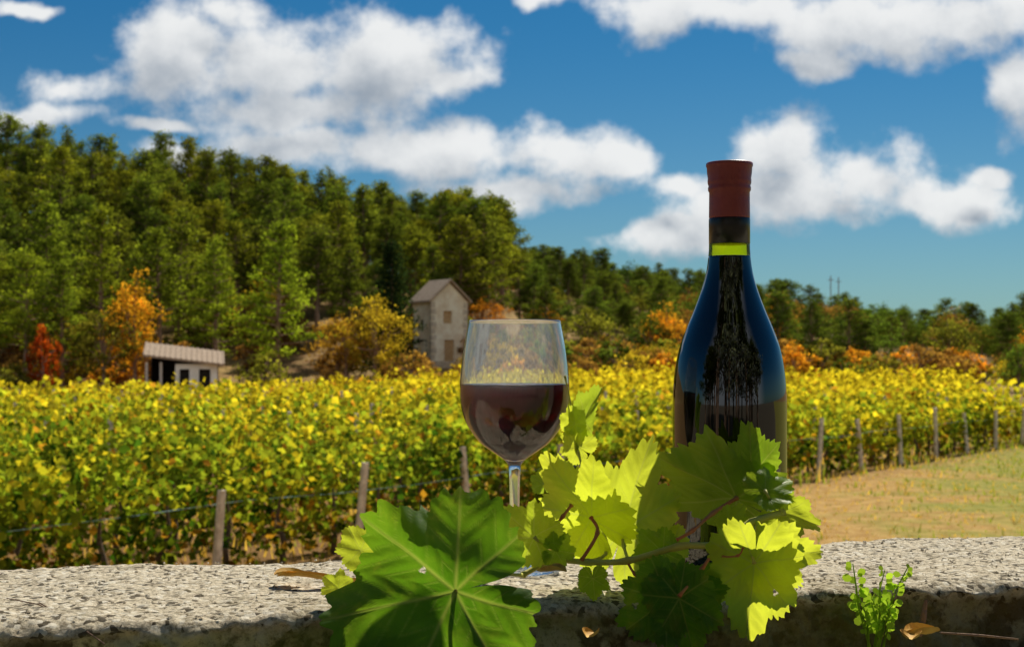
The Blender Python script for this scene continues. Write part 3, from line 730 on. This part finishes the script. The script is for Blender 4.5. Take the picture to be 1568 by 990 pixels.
b.tube([P(60,922,.875),P(110,950,.85),P(160,985,.82)],[.0004,.0005,.0004]); b.tube([P(10,915,.88),P(60,925,.875),P(120,958,.845)],[.0003,.0004,.0003])
obj('dry_twigs',b.mesh('dry_twigs',[bark_m]))
b=MB(); rg=random.Random(9)
for k in range(1500):
    s=rg.uniform(-.5,.7); nn=rg.uniform(.0,TH); q=base+wd_*s+wn*nn; r=rg.uniform(.0004,.0016)
    o=Vector((q[0],q[1],WT+mnoise.noise(Vector((q[0],q[1],WT))*9)*.004+r*.3)); vs=[]
    for dx,dy,dz in((1,0,0),(-1,0,0),(0,1,0),(0,-1,0),(0,0,1),(0,0,-1)): vs.append(o+Vector((dx,dy,dz*.7))*r*rg.uniform(.6,1.3))
    b.add(vs,[(0,2,4),(2,1,4),(1,3,4),(3,0,4),(2,0,5),(1,2,5),(3,1,5),(0,3,5)])
obj('loose_grit',b.mesh('grit',[simple_mat('grit',(.38,.31,.21),(.85,.76,.60),90,.9,.2,.001)]))

# ------------------------------------------------------------------ world
w=bpy.data.worlds.new('World'); scene.world=w; w.use_nodes=True; w.node_tree.nodes.clear(); t=NT(w.node_tree)
out=t.new('ShaderNodeOutputWorld'); bg=t.new('ShaderNodeBackground'); bg.inputs[1].default_value=.13
t.l.new(bg.outputs[0],out.inputs[0])
sky=t.new('ShaderNodeTexSky',sky_type='NISHITA'); sky.sun_disc=False; sky.sun_elevation=SUN_EL; sky.sun_rotation=SUN_AZ
sky.air_density=1.0; sky.dust_density=.3; sky.ozone_density=2.5
tc=t.new('ShaderNodeTexCoord').outputs['Generated']
sz_=t.new('ShaderNodeSeparateXYZ'); t.l.new(tc,sz_.inputs[0])
tint=t.mix(t.smooth(sz_.outputs[2],.02,.26),(.20,.34,.42,1),(.065,.27,.40,1))
skyc=t.mix(1.0,sky.outputs[0],tint,'MULTIPLY')
gt=bpy.data.node_groups.new('clouds','ShaderNodeTree')
gt.interface.new_socket('Dir',in_out='INPUT',socket_type='NodeSocketVector'); gt.interface.new_socket('D',in_out='OUTPUT',socket_type='NodeSocketFloat')
g=NT(gt); gi=g.new('NodeGroupInput'); go=g.new('NodeGroupOutput')
sp=g.new('ShaderNodeSeparateXYZ'); g.l.new(gi.outputs[0],sp.inputs[0]); x,y,z=sp.outputs
ya=g.math('MAXIMUM',y,.08)
cb=g.new('ShaderNodeCombineXYZ'); g.put(cb.inputs[0],g.math('DIVIDE',x,ya)); g.put(cb.inputs[1],g.math('DIVIDE',z,ya)); uv=cb.outputs[0]
wp_=g.noise(uv,14,3,.55,out=1); wp_=g.vmath('SUBTRACT',wp_,(.5,.5,.5)); sc_=g.new('ShaderNodeVectorMath',operation='SCALE'); g.l.new(wp_,sc_.inputs[0]); sc_.inputs['Scale'].default_value=.045
uvw=g.vmath('ADD',uv,sc_.outputs[0]); uvw=g.vmath('MULTIPLY',uvw,(1,1,0))
blobs=[(285,75,115,90),(420,90,150,90),(600,90,160,88),(700,120,70,50),(450,165,210,50),(330,20,100,50),
(440,215,160,42),(590,230,130,52),(700,242,120,58),(860,235,110,55),(950,238,66,48),(780,290,190,36),
(95,130,85,38),(50,170,120,26),(260,185,95,16),(300,228,110,26),(50,5,70,16),
(1080,12,190,50),(1330,45,210,68),(1480,40,170,80),(1570,130,65,85),(1250,90,90,36),
(1200,235,105,62),(1330,275,140,60),(1190,305,190,58),(1440,305,140,55),(1050,275,65,26),(990,372,105,36),(1090,345,110,42),
(820,5,52,22),(1515,262,40,22),(-300,100,300,120),(2000,150,300,120),(1750,330,120,50)]
cur=None
for (bx_,by_,rx,ry) in blobs:
    v=g.vmath('SUBTRACT',uvw,((bx_-784)/F,(545-by_)/F,0)); v=g.vmath('MULTIPLY',v,(F/rx,F/ry,0)); l=g.vmath('LENGTH',v)
    if cur is None: cur=l
    else:
        nd=g.new('ShaderNodeMath',operation='SMOOTH_MIN'); g.put(nd.inputs[0],cur); g.put(nd.inputs[1],l); nd.inputs[2].default_value=.25; cur=nd.outputs[0]
dn=g.math('SUBTRACT',1.0,cur)
fill_cloud=g.math('MULTIPLY',g.math('SUBTRACT',g.math('MULTIPLY',y,-1.0),.42),1.8)  # unseen cloud mass added behind the camera to raise the ambient fill
dn=g.math('MAXIMUM',dn,fill_cloud)
nv_=g.new('ShaderNodeMapRange'); g.put(nv_.inputs[0],y); nv_.inputs[1].default_value=0; nv_.inputs[2].default_value=.1
nzv=g.noise(uv,17,8,.58)
dn=g.math('ADD',dn,g.math('MULTIPLY',g.math('SUBTRACT',nzv,.5),g.math('MULTIPLY',nv_.outputs[0],2.5)))
g.put(go.inputs[0],dn)
def cg(vec):
    n_=t.new('ShaderNodeGroup'); n_.node_tree=gt; t.put(n_.inputs[0],vec); return n_.outputs[0]
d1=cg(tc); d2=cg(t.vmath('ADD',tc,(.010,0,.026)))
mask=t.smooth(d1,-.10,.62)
sh=t.math('MULTIPLY',t.math('SUBTRACT',d1,d2),.55)
sh=t.math('ADD',sh,t.math('MULTIPLY',t.math('SUBTRACT',.50,d1),.42))
lit=t.smooth(sh,-.60,.50)
ccol=t.mix(lit,(2.3,2.7,3.2,1),(6.8,6.85,6.8,1))
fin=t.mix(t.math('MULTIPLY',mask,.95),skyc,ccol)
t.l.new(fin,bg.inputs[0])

# ------------------------------------------------------------------ sun, camera
sd=bpy.data.lights.new('sun','SUN'); sd.energy=5.0; sd.angle=math.radians(.53); sd.color=(1,.93,.80)
so=bpy.data.objects.new('sun',sd); scene.collection.objects.link(so)
dirv=Vector((math.cos(SUN_EL)*math.sin(SUN_AZ),math.cos(SUN_EL)*math.cos(SUN_AZ),math.sin(SUN_EL)))
so.rotation_euler=dirv.to_track_quat('Z','Y').to_euler(); so.location=(20,20,40)
cd=bpy.data.cameras.new('camera'); co=bpy.data.objects.new('camera',cd); scene.collection.objects.link(co)
co.location=(0,0,CAMZ); co.rotation_euler=(math.radians(90),0,0); cd.lens=50; cd.sensor_width=36; cd.shift_y=50/1568
cd.clip_start=.05; cd.clip_end=9000; cd.dof.use_dof=True; cd.dof.focus_distance=.98; cd.dof.aperture_fstop=24
scene.camera=co
scene.view_settings.view_transform='Standard'; scene.view_settings.look='None'; scene.view_settings.exposure=0
print('objects', len(bpy.data.objects))
